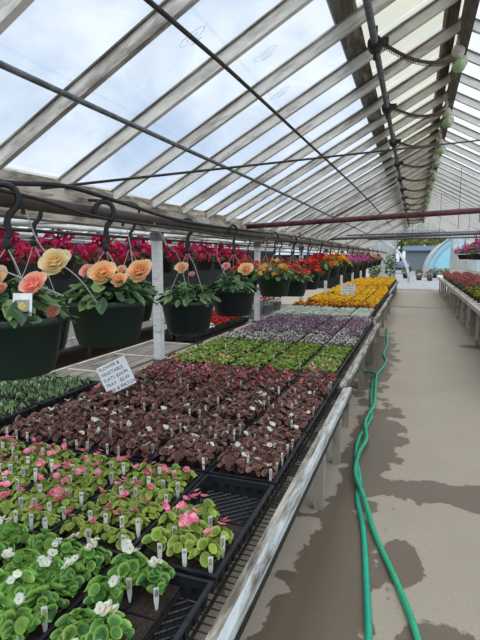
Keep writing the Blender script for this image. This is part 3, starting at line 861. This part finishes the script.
# ------------------------------------------------------------------ price signs
def text_obj(s, size, parent, x, z, y=-.0035):
    cu = bpy.data.curves.new('lettering', 'FONT'); cu.body = s; cu.size = size; cu.align_x = 'LEFT'; cu.extrude = .0003; cu.resolution_u = 2
    tmp = bpy.data.objects.new('tmp', cu); COL.objects.link(tmp)
    bpy.context.view_layer.update()
    me = bpy.data.meshes.new_from_object(tmp.evaluated_get(bpy.context.evaluated_depsgraph_get()))
    bpy.data.objects.remove(tmp)
    me.materials.clear(); me.materials.append(M['ink'])
    o = put('lettering', me, parent, (x, y, z)); o.rotation_euler = (PI/2, 0, 0); return o
def sign(loc, w_, h_, roll, lines, label, yaw, stake, lean=0):
    t_ = thing('price_sign', label, 'sign', loc)
    t_.rotation_euler = (Matrix.Rotation(yaw,3,'Z') @ Matrix.Rotation(lean,3,'X') @ Matrix.Rotation(-roll,3,'Y')).to_euler()
    MB().box(-w_/2,w_/2,-.002,.002,-h_/2,h_/2).build('card', M['card'], t_)
    n = len(lines)
    for i, s in enumerate(lines):
        text_obj(s, h_/n*.80, t_, -w_/2*.88, h_/2-(i+.84)*h_/n*.98)
    mb = MB(); R_ = t_.rotation_euler.to_matrix().inverted()
    mb.tube([R_ @ Vector((0,.006,h_*.2)), R_ @ Vector((0,.006,-stake))], .003, 6); mb.build('stake', M['steel'], t_)
    return t_
sign((-1.722,2.49,.672), .200, .186, math.radians(27), ['FLOWER &','VEGETABLE','FLATS $24.99','TRAY   $2.99','MIX & MATCH'], 'tilted white price card with dark capitals among the bronze begonias', math.radians(14), .14, math.radians(-8))
sign((-1.33,10.575,.72), .30, .24, math.radians(-3), ['FLOWER &','VEGETABLE','FLATS $24.99','TRAY   $2.99'], 'small white price card standing in the distant marigolds', math.radians(8), .18)

# ------------------------------------------------------------------ hanging baskets
UX, UY = math.cos(th), math.sin(th)              # direction across the view, for spreading the flowers
def pot_mesh(mat, R=.14, h=.155):
    mb = MB()
    mb.lathe([(.001,0),(R*.70,0),(R*.73,.006),(R*.76,.02),(R*.775,.022),(R*.93,h-.022),(R*.97,h-.020),(R,h-.018),(R,h-.002),(R*.985,h),(R*.93,h),(R*.92,h-.02),(R*.001,h-.022)], 32)
    return mb.mesh('pot', mat, True)
POT, POTB = pot_mesh(M['pot']), pot_mesh(M['blackpot'])
def big_leaf_foliage(n, R, hgt, cols, ls, name='foliage', point=.8, droop=.3, nn=9):
    mb = MB()
    for i in range(n):
        a=i*2.4+U(-.4,.4); q=(i+.5)/n; r=R*math.sqrt(q)
        z=hgt*(1-q**1.5)*U(.6,1.1)-droop*.04*q+.012
        s=ls*U(.65,1.15); c=jit(random.choice(cols),.3); rim=tuple(x*1.35 for x in c)
        x,y=r*math.cos(a),r*math.sin(a)
        mb.leaf((x,y,z),(math.cos(a)*.7*q+U(-.5,.5),math.sin(a)*.7*q+U(-.5,.5),1),(math.cos(a),math.sin(a),-droop*q),s*1.25,s*.85,.22,c,rim,nn,0,point,.12)
        mb.tube([(x*.2,y*.2,0),(x*.7,y*.7,z*.8),(x,y,z)],.0022,3,0,tuple(k*1.1 for k in c),False)
    return mb.mesh(name, M['leaf'], True)
DG=[lin(74,104,66),lin(90,120,76),lin(58,86,56),lin(112,138,88)]
def double_bloom(r, cols):
    """many-petalled tuberous begonia flower"""
    mb = MB(); n=26
    for i in range(n):
        q=i/(n-1); a=i*2.399; el=(1-q)*1.25+.05         # inner petals upright, outer ones flat
        d=Vector((math.cos(a),math.sin(a),0)); ax=Vector((0,0,1))
        out=d*math.cos(el)+ax*math.sin(el); nr=ax*math.cos(el)-d*math.sin(el)
        pos=d*r*(.12+.55*q)+ax*r*(.30*(1-q)+U(-.05,.08))
        c=jit(cols[0],.06); c2=jit(cols[1],.06); k=min(1,q*1.2)
        cc=tuple(c[j]*(1-k)+c2[j]*k for j in range(3))
        s=r*(.55+.45*q)
        mb.leaf(pos,nr,out,s*1.0,s*1.15,.30,tuple(x*.92 for x in cc),cc,9,0,0,.10)
    mb.tube([(0,0,-r*1.2),(0,0,0)],.003,4,0,lin(120,110,70),False)
    return mb.mesh('blossom', M['petal'], True)
PEACH=(lin(253,202,142),lin(255,224,180)); YPEACH=(lin(255,222,150),lin(255,240,202)); SALM=(lin(248,164,140),lin(253,206,184)); APR=(lin(252,186,128),lin(255,220,178))
def hanger(parent, ztop, strands=3, drop=.0):
    """hook over the pipe plus strands to the rim; local z=0 at rim"""
    hk=MB(); zt=ztop
    pts=[(-.004,.0,zt-.120),(.010,0,zt-.100),(.004,0,zt-.075),(.010,0,zt-.05),(.030,0,zt-.025),(.036,0,zt+.006),(.022,0,zt+.030),(-.008,0,zt+.036),(-.030,0,zt+.018),(-.036,0,zt-.012)]
    hk.tube(spline(pts,4),.0095,6,flat=.8); hk.lathe([(.004,zt-.150),(.012,zt-.142),(.013,zt-.128),(.005,zt-.115)],8)
    h=hk.build('hook', M['black'], parent, True); h.rotation_euler=(0,0,U(-.25,.25)+.9)
    for k in range(strands):
        a=2*PI*k/strands+U(-.3,.3); x,y=.132*math.cos(a),.132*math.sin(a)
        s_=MB(); bulge=U(.0,.02)
        s_.tube(spline([(0,0,zt-.14),(x*.30,y*.30+bulge,(zt-.14)*.72),(x*.72,y*.72,(zt-.14)*.30),(x,y,-.01)],4),.0016,5)
        s_.build('hanger_strand', M['hanger'], parent, True)
ZP=1.572
BASK=[]
def basket(name, label, x, y, zrim, fol, blist, strands=3, group='begonia baskets on the brown pipe', pot=POT, zp=ZP, ptag=False):
    t_=thing(name, label, 'hanging basket', (x,y,zrim), group)
    put('pot', pot, t_, (0,0,-.17), 0, (1.1,1.1,1.1)); 
    s_=MB(); s_.lathe([(.001,0),(.128,-.004)],20); s_.build('soil', M['soil'], t_, False, (0,0,-.016))
    put('foliage', fol, t_, (0,0,-.012), U(0,6))
    for (du, dv, z, r, cols, lean) in blist:
        r *= 1.02
        bm=double_bloom(r, cols)
        f=put('blossom', bm, t_, (UX*du-UY*dv, UY*du+UX*dv, z-zrim))
        d=Vector((.25-lean*.2, -1.0, .75)) if lean >= 0 else Vector((-.6,-.7,.5))
        f.rotation_euler=Vector((0,0,1)).rotation_difference(d.normalized()).to_euler()
    hanger(t_, zp-zrim, strands)
    if ptag:
        p=MB(); p.box(-.026,.026,-.001,.001,0,.062); p.tube([(0,0,-.008),(0,0,.01)],.003,5)
        q=p.build('plant_tag', M['white'], t_); q.location=(.114,-.075,.012); q.rotation_euler=(-.2,0,.35); q['label']='white picture tag with a yellow flower'
        p=MB(); p.box(-.020,.020,-.0018,-.001,.008,.044,0); 
        z_=p.build('tag_picture', M['tagink'], q)
        p=MB(); p.lathe([(.001,.0),(.008,.001),(.011,0)],8,(0,0,0),0,lin(240,220,120)); f=p.build('printed_flower', M['petal'], q); f.location=(0,-.0024,.026); f.rotation_euler=(PI/2,0,0)
    BASK.append(t_); return t_
F1=[big_leaf_foliage(90,.158,.085,DG,.050,point=.5,droop=.25) for _ in range(4)]
basket('hanging_basket','nearest green hanging basket of peach begonias with a picture tag',-1.11,1.09,1.232,F1[0],
       [(-.045,-.02,1.335,.052,PEACH,0),(.010,-.07,1.315,.018,SALM,0),(.095,-.05,1.325,.040,SALM,1),(.128,.03,1.385,.046,YPEACH,0),(.135,-.03,1.245,.022,SALM,0),(.07,-.09,1.27,.016,APR,0)],3,ptag=True)
basket('hanging_basket','second green hanging basket along the pipe, with large peach double begonias',-1.10,1.55,1.243,F1[1],
       [(.005,-.06,1.342,.050,PEACH,0),(.066,-.07,1.318,.030,APR,0),(.132,-.01,1.348,.050,APR,1),(-.075,.03,1.345,.034,SALM,0)],3)
basket('hanging_basket','third green hanging basket along the pipe, one small peach bloom',-1.17,2.39,1.168,F1[2],[(-.03,0,1.345,.036,PEACH,0),(.02,.05,1.31,.016,SALM,0)],3)
basket('hanging_basket','fourth green hanging basket along the pipe, with one peach and one salmon bloom',-1.11,2.94,1.20,F1[3],[(-.045,.02,1.345,.028,SALM,0),(.085,-.03,1.325,.048,PEACH,0)],3)
basket('hanging_basket','dark basket hanging behind the gap between second and third peach begonia baskets',-1.62,2.52,1.19,F1[2],[(-.05,0,1.33,.03,APR,0)],3,zp=1.60)
basket('hanging_basket','dark basket half hidden behind the nearest peach begonia basket',-1.58,1.70,1.16,F1[0],[],3,zp=1.60)

# mixed flower baskets farther along the pipe
def pom(nf, R, z0, z1, cols, fs):
    """many small flower heads spread over the basket"""
    mb=MB()
    for i in range(nf):
        a=U(0,6.3); r=R*math.sqrt(U(0,1)); z=z0+(z1-z0)*(1-(r/R)**2)*U(.55,1.05); s=fs*U(.7,1.2)
        c=jit(random.choice(cols),.15); p=Vector((r*math.cos(a),r*math.sin(a),z))
        for k in range(4):
            d=Vector((U(-1,1),U(-1,1),U(-.2,1))).normalized()
            mb.leaf(p+d*s*.35,d,Vector((U(-1,1),U(-1,1),U(-1,1))),s*.8,s*.8,.2,c,c,6)
    return mb.mesh('blossom', M['petal'], True)
FOLS=[big_leaf_foliage(60,.19,.11,[lin(70,104,50),lin(92,126,62),lin(54,84,42)],.05,point=.4,nn=7) for _ in range(3)]
RED=[lin(206,48,52),lin(188,36,52),lin(222,74,60)]; ORG=[lin(230,120,50),lin(222,84,48)]; YEL=[lin(244,196,60),lin(240,174,48)]; PNK=[lin(210,100,164),lin(188,90,170),lin(226,130,180)]; PCH=[lin(246,206,140),lin(240,170,80)]; WOR=[lin(240,236,226),lin(236,130,60)]
mix=[(4.06,1.225,'peach-and-yellow',PCH+[lin(214,160,60)],26),(4.75,1.175,'red-topped leafy',RED,14),(5.45,1.20,'bright red',RED,50),(6.2,1.27,'red-orange',RED+ORG,55),(7.0,1.28,'golden yellow',YEL+ORG,55),(7.75,1.29,'yellow',YEL,50),
     (8.8,1.285,'pink-purple',PNK,60),(9.6,1.285,'mauve',PNK,60),(10.5,1.29,'magenta pink',PNK,60),(11.6,1.30,'lilac',PNK,60),(12.9,1.31,'rosy red',RED+PNK[:1],60),(14.4,1.32,'white-and-orange',WOR,55),(16.2,1.33,'orange',ORG,55)]
for k,(y,zr,word,cols,nf) in enumerate(mix):
    t_=thing('hanging_basket', f'{word} flowering basket, {ORD[k]} after the peach begonia baskets on the pipe', 'hanging basket', (-1.15,y,zr), 'mixed baskets along the brown pipe')
    put('pot', POT, t_, (0,0,-.155), 0, (1.12,1.12,1.1)); put('foliage', FOLS[k%3], t_, (0,0,-.01), U(0,6))
    for s_ in range(3):
        put('blossom', pom(nf//3+2,.19,.03,.20 if k>1 else .16,cols,.042), t_)
    BASK.append(t_)
    hanger(t_, (1.58 if y<12 else 1.61)-zr, 3)
# second rank of red baskets just behind the row
for k in range(7):
    y=5.0+k*.66
    t_=thing('hanging_basket', f'deep red flowering basket in the rank behind the mixed baskets, {ORD[k]} from the near end', 'hanging basket', (-1.72,y,1.24), 'red baskets behind the mixed row')
    put('pot', POTB, t_, (0,0,-.155)); put('foliage', FOLS[k%3], t_, (0,0,-.01), U(0,6)); 
    for s_ in range(2): put('blossom', pom(16,.2,.02,.16,RED if k<6 else RED+PNK[:1],.044), t_)
    hanger(t_, .34, 3)
# geraniums in the neighbouring bay
CR=[lin(186,30,70),lin(160,22,58),lin(206,54,96)]; MG=[lin(190,40,110),lin(206,60,130)]
GF=[big_leaf_foliage(46,.24,.14,[lin(48,72,42),lin(64,92,50),lin(38,58,36)],.07,point=0,nn=7) for _ in range(3)]
GH=[pom(46,.285,.0,.30,CR,.055) for _ in range(4)]+[pom(46,.285,.0,.30,CR[:1]+MG,.055)]
for k in range(15):
    x=-3.15 if k<10 else -4.35; y=2.35+.67*k if k<10 else 3.4+.9*(k-10)
    t_=thing('geranium_basket', f'crimson geranium basket in the {"nearer" if k<10 else "rear"} rank beyond the gutter posts, {ORD[k if k<10 else k-10]} along', 'hanging basket', (x,y,1.36), 'crimson geranium baskets')
    put('pot', POTB, t_, (0,0,-.155), 0, 1.15); put('foliage', GF[k%3], t_, (0,0,-.01), U(0,6))
    put('blossom', GH[k%5], t_, None, U(0,6)); put('blossom', GH[(k+2)%5], t_, None, U(0,6))
    hanger(t_, .30, 3)
# hanging drip tubes with long curves
for k,pts in enumerate(([(-1.14,1.2,1.55),(-1.10,1.22,1.43),(-1.02,1.28,1.34),(-.99,1.34,1.25)],[(-1.12,1.72,1.55),(-1.10,1.73,1.40),(-1.08,1.70,1.24)],[(-1.12,1.95,1.56),(-1.08,2.0,1.46),(-1.15,2.25,1.40),(-1.14,2.34,1.18)],
                        [(-1.14,1.02,1.52),(-1.16,.98,1.42),(-1.04,1.05,1.35),(-.96,1.14,1.29)],[(-1.12,2.78,1.55),(-1.14,2.74,1.42),(-1.10,2.85,1.24)],[(-1.12,3.7,1.56),(-1.12,3.72,1.4),(-1.14,3.95,1.26)])):
    par = BASK[(0,1,2,0,3,6)[k]]
    MB().tube([p_-par.location for p_ in spline(pts,6)],.0022,5).build('drip_tube', M['hanger'], par, True)

# ------------------------------------------------------------------ impatiens trays and zinc buckets behind
def imp(cols): return mound(40, 34, .066, .066, .11, [lin(60,92,48),lin(80,116,60)], cols, .030, .032, 'impatiens')
IM={'red':[imp(RED) for _ in range(2)],'white':[imp([lin(240,242,236)]) for _ in range(2)]}
for k in range(3):
    for s_ in range(2):
        xc, yc = -2.33-.295*s_, 4.98+.60*k
        tr=thing('flower_tray', f'black tray of red or white impatiens behind the post, {ORD[k]} back, {("inner","outer")[s_]} column','tray',(xc,yc,ZB+.024),'impatiens trays')
        put('tray_body',TM,tr); put('cell_pack',soil(2,4),tr)
        for j in range(4):
            for i in range(2):
                cw,ch=SA_,2*SB_/4; wd='white' if (k==0 and s_==0) or (k==0 and j<2) else 'red'
                o=put('impatiens',random.choice(IM[wd]),None,(xc+SA_-cw*(i+.5),yc-SB_+ch*(j+.5),ZS+.030),0,(.95,.98,U(.9,1.15)))
                tag(o,f'{wd} impatiens, {ORD[i]} across {ORD[j]} back, {ORD[k]} tray of {("inner","outer")[s_]} impatiens column','flower','impatiens behind the post')
def bucket_mesh():
    mb=MB(); mb.lathe([(.001,.0),(.075,0),(.078,.005),(.10,.15),(.104,.152),(.104,.158),(.097,.158),(.09,.14),(.001,.13)],20); return mb.mesh('bucket_body',M['zinc'],True)
BK=bucket_mesh()
for k in range(5):
    x,y=-2.32-.05*(k%2),7.0+.33*k
    t_=thing('zinc_bucket',f'grey metal bucket of pink and white flowers, {ORD[k]} along the board bench','bucket',(x,y,ZB+.001),'metal buckets on the board bench')
    put('bucket_body',BK,t_)
    put('flower_mound',mound(44,44,.11,.11,.16,[lin(70,96,56),lin(90,116,70)],[lin(206,70,96),lin(236,220,220),lin(188,48,70)],.034,.04,'flower_mound'),t_,(0,0,.14))

# ------------------------------------------------------------------ hose
def hose(pts, mat, label):
    pts=[(x,y,z+.0145) for x,y,z in pts]
    return tag(MB().tube(spline(pts,10),.0145,8).build('garden_hose',mat,None,True),label,'hose')
hose([(-.02,.1,0),(-.085,.8,0),(-.098,1.45,0),(-.1,1.66,0),(-.13,1.93,0),(-.19,2.39,0),(-.255,2.72,.002),(-.265,2.95,.0),(-.335,3.35,0),(-.345,3.7,0),(-.30,4.2,0),(-.345,4.76,0),(-.375,5.2,0),(-.385,5.67,0),(-.33,6.2,0),(-.31,6.7,0),(-.37,7.2,0),(-.36,8,0),(-.42,9,0),(-.46,10,0)], M['hose'], 'teal garden hose lying along the aisle, the strand nearer the bench legs')
hose([(.12,.1,0),(.11,.8,0),(.085,1.5,0),(.07,1.72,0),(.0,1.98,0),(-.13,2.37,0),(-.215,2.68,.028),(-.295,2.97,.031),(-.31,3.3,.031),(-.285,3.6,.031),(-.33,4.0,.031),(-.30,4.5,.031),(-.325,5.0,.031),(-.35,5.4,.031),(-.385,5.75,.031),(-.62,5.98,0)], M['hose2'], 'lighter green garden hose crossing the teal one and swinging out into the aisle')

# ------------------------------------------------------------------ plants on the bench across the aisle
def potted(cols, nf):
    p=MB(); p.lathe([(.001,0),(.06,0),(.08,.11),(.085,.112),(.085,.12),(.075,.12),(.07,.105),(.001,.10)],14)
    return p.mesh('pot',M['blackpot'],True)
PP=potted(None,0)
PF=[big_leaf_foliage(30,.125,.13,[lin(78,104,58),lin(98,120,70),lin(60,86,46)],.06,point=.1,nn=7) for _ in range(3)]
PH={'rose pink':[pom(16,.12,.08,.19,[lin(206,104,112),lin(190,84,96),lin(222,140,140)],.045) for _ in range(2)],'yellow':[pom(22,.12,.05,.16,[lin(214,204,60),lin(226,190,40)],.045) for _ in range(2)],'white':[pom(12,.12,.06,.16,[lin(236,236,228)],.04)]}
for q in range(26):
    y=8.0+.48*q
    for c in range(3):
        wd='yellow' if (q<6 and c==0) else ('white' if random.random()<.08 else 'rose pink')
        t_=thing('potted_geranium',f'{wd} flowering pot plant on the bench across the aisle, {ORD[c]} across in {ORD[q] if q<24 else ("second-last" if q==24 else "last")} row','potted plant',(1.13+.34*c,y,.613),'pot plants across the aisle')
        put('pot',PP,t_); put('foliage',PF[(q+c)%3],t_,(0,0,.11),U(0,6)); put('blossom',random.choice(PH[wd]),t_,(0,0,.09),U(0,6))
for k,(x,y) in enumerate(((1.13,10.1),(1.22,11.7),(1.15,13.3),(1.55,10.9))):
    t_=thing('hanging_basket',f'pink flowering basket hanging over the bench across the aisle, {ORD[k]} of four','hanging basket',(x,y,1.52),'pink baskets across the aisle')
    put('pot',POTB,t_,(0,0,-.155),0,(1.1,1.1,.75)); put('foliage',FOLS[k%3],t_,(0,0,-.02))
    for s_ in range(2): put('blossom',pom(34,.22,.0,.24,[lin(206,84,150),lin(226,130,180),lin(190,60,128)],.05),t_)
    hanger(t_, .36, 3)
# shrub by the far door
def leafcloud(n, R, c, cols, ls, sz=1.0):
    mb=MB()
    for i in range(n):
        d=Vector((U(-1,1),U(-1,1),U(-1,1)))
        while d.length>1: d=Vector((U(-1,1),U(-1,1),U(-1,1)))
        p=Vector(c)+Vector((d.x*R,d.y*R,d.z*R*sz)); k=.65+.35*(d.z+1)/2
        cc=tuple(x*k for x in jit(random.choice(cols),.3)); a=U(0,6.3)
        mb.leaf(p,(U(-1,1),U(-1,1),U(.2,1)),(math.cos(a),math.sin(a),U(-.4,.4)),ls,ls*.7,.1,cc,cc,5)
    return mb
for k,(x,y,h) in enumerate(((-.95,21.35,1.75),(-1.62,21.7,1.6))):
    t_=thing('potted_shrub',f'tall leafy green shrub in a dark pot by the far door, {("nearer","farther")[k]} one','shrub',(x,y,0))
    MB().lathe([(.001,0),(.13,0),(.17,.3),(.175,.31),(.15,.31),(.14,.28),(.001,.27)],16).build('pot',M['blackpot'],t_,True)
    MB().tube([(0,0,.27),(0,0,h*.7)],.015,6).build('stem',M['bark'],t_)
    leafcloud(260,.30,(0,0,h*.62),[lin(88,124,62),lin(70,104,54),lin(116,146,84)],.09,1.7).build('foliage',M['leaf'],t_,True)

# ------------------------------------------------------------------ outdoors
t_=thing('hoop_house','pale blue rounded hoop house with white arched edge outside the far door','greenhouse',(4.6,38,0))
n=28; A,Hh=3.85,3.5
arc=[(A*math.cos(PI-PI*k/n),Hh*math.sin(PI*k/n)) for k in range(n+1)]
mb=MB(); mb.add([(x,0,z) for x,z in arc]+[(0,0,0)],[(k,k+1,n+1) for k in range(n)]); mb.build('end_wall',M['hoop'],t_)
mb=MB(); mb.add([(x,0,z) for x,z in arc]+[(x,14,z) for x,z in arc],[(k,k+1,n+1+k+1,n+1+k) for k in range(n)]); mb.build('cover',M['hoop_white'],t_,True)
mb=MB(); mb.tube([(x,-.08,z) for x,z in arc],.06,6); mb.build('arch_frame',M['hoop_white'],t_,True)
mb=MB(); mb.tube([(x*.9,-.05,z*.9) for x,z in arc],.035,6); mb.build('arch_rib',M['hoop_white'],t_,True)
d=MB(); d.box(-2.0,-1.0,-.06,-.01,0,2.0).build('door_frame',M['hoop_white'],t_); MB().box(-1.9,-1.1,-.09,-.06,.1,1.9).build('door_panel',M['shed'],t_)
MB().box(-1.3,-.5,-.10,-.02,2.2,2.7).build('vent_opening',M['darkglass'],t_)
t_=thing('bare_hoop_tunnel','bare white pipe hoop frame beyond the far door','greenhouse frame',(-3.6,29,0))
for k in range(4):
    mb=MB(); mb.tube([(3.3*math.cos(PI*q/20),k*2.0,2.9*math.sin(PI*q/20)) for q in range(21)],.03,6); mb.build('hoop',M['hoop_white'],t_,True)
mb=MB(); mb.tube([(3.2,0,.9),(3.2,6,.9)],.04,6); mb.build('side_rail',M['hoop_white'],t_)
mb=MB(); mb.tube([(0,0,2.9),(0,6,2.9)],.04,6); mb.build('ridge_rail',M['hoop_white'],t_)
t_=thing('shed','blue-grey shed with a dark window behind the yard','shed',(1.2,56,0))
MB().box(-2.2,2.2,0,4,0,2.2).build('wall',M['shed'],t_); mb=MB(); mb.add([(-2.5,-.3,2.2),(2.5,-.3,2.2),(2.5,4.3,2.2),(-2.5,4.3,2.2),(-2.5,2,2.75),(2.5,2,2.75)],[(0,1,5,4),(2,3,4,5),(0,4,3),(1,2,5)]); mb.build('roof',M['bluetarp'],t_)
MB().box(.2,1.3,-.05,-.01,1.2,2.0).build('window',M['darkglass'],t_)
t_=thing('parked_cart','low blue-grey covered cart standing in the yard','cart',(-1.2,47,0))
t_.scale=(.75,.75,.62); MB().box(-1.3,1.3,0,1.6,.5,.75).build('bed',M['iron'],t_)
mb=MB(); mb.lathe([(1.25,.75),(1.2,1.3),(.8,1.7),(.01,1.8)],16,(0,.8,0)); mb.build('cover',M['bluetarp'],t_,True)
for x in (-.9,.9): mb=MB(); mb.tube([(x,-.05,.28),(x,.08,.28)],.28,14); mb.build('wheel',M['black'],t_)
YG_=[lin(158,170,88),lin(134,152,76),lin(176,180,110)]; 
for k,(x,y,h,r) in enumerate(((-6.6,72,7,4.1),(2.4,74,7.5,4.1),(11.6,73,7,4.2),(-2.2,84,9,4.4),(7.4,86,9,4.6))):
    t_=thing('tree',f'yellow-green spring tree beyond the yard, {ORD[k]} of five','tree',(x,y,0),'trees beyond the yard')
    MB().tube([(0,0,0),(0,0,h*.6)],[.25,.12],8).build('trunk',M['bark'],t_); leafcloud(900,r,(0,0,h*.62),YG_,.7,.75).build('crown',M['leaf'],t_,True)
for k in range(9):
    x,y=random.choice((-.5,.2,.9,1.5,2.0))+U(-.2,.2),32+k*.7
    t_=thing('nursery_pot',f'potted plant standing in the gravel yard, {ORD[k]} of nine','potted plant',(x,y,-.03),'pots in the yard')
    MB().lathe([(.001,0),(.14,0),(.2,.32),(.001,.30)],12).build('pot',random.choice((M['blackpot'],M['rust'],M['white'])),t_,True)
    leafcloud(60,.26,(0,0,.5),[lin(96,120,70),lin(150,110,90)],.14).build('foliage',M['leaf'],t_,True)
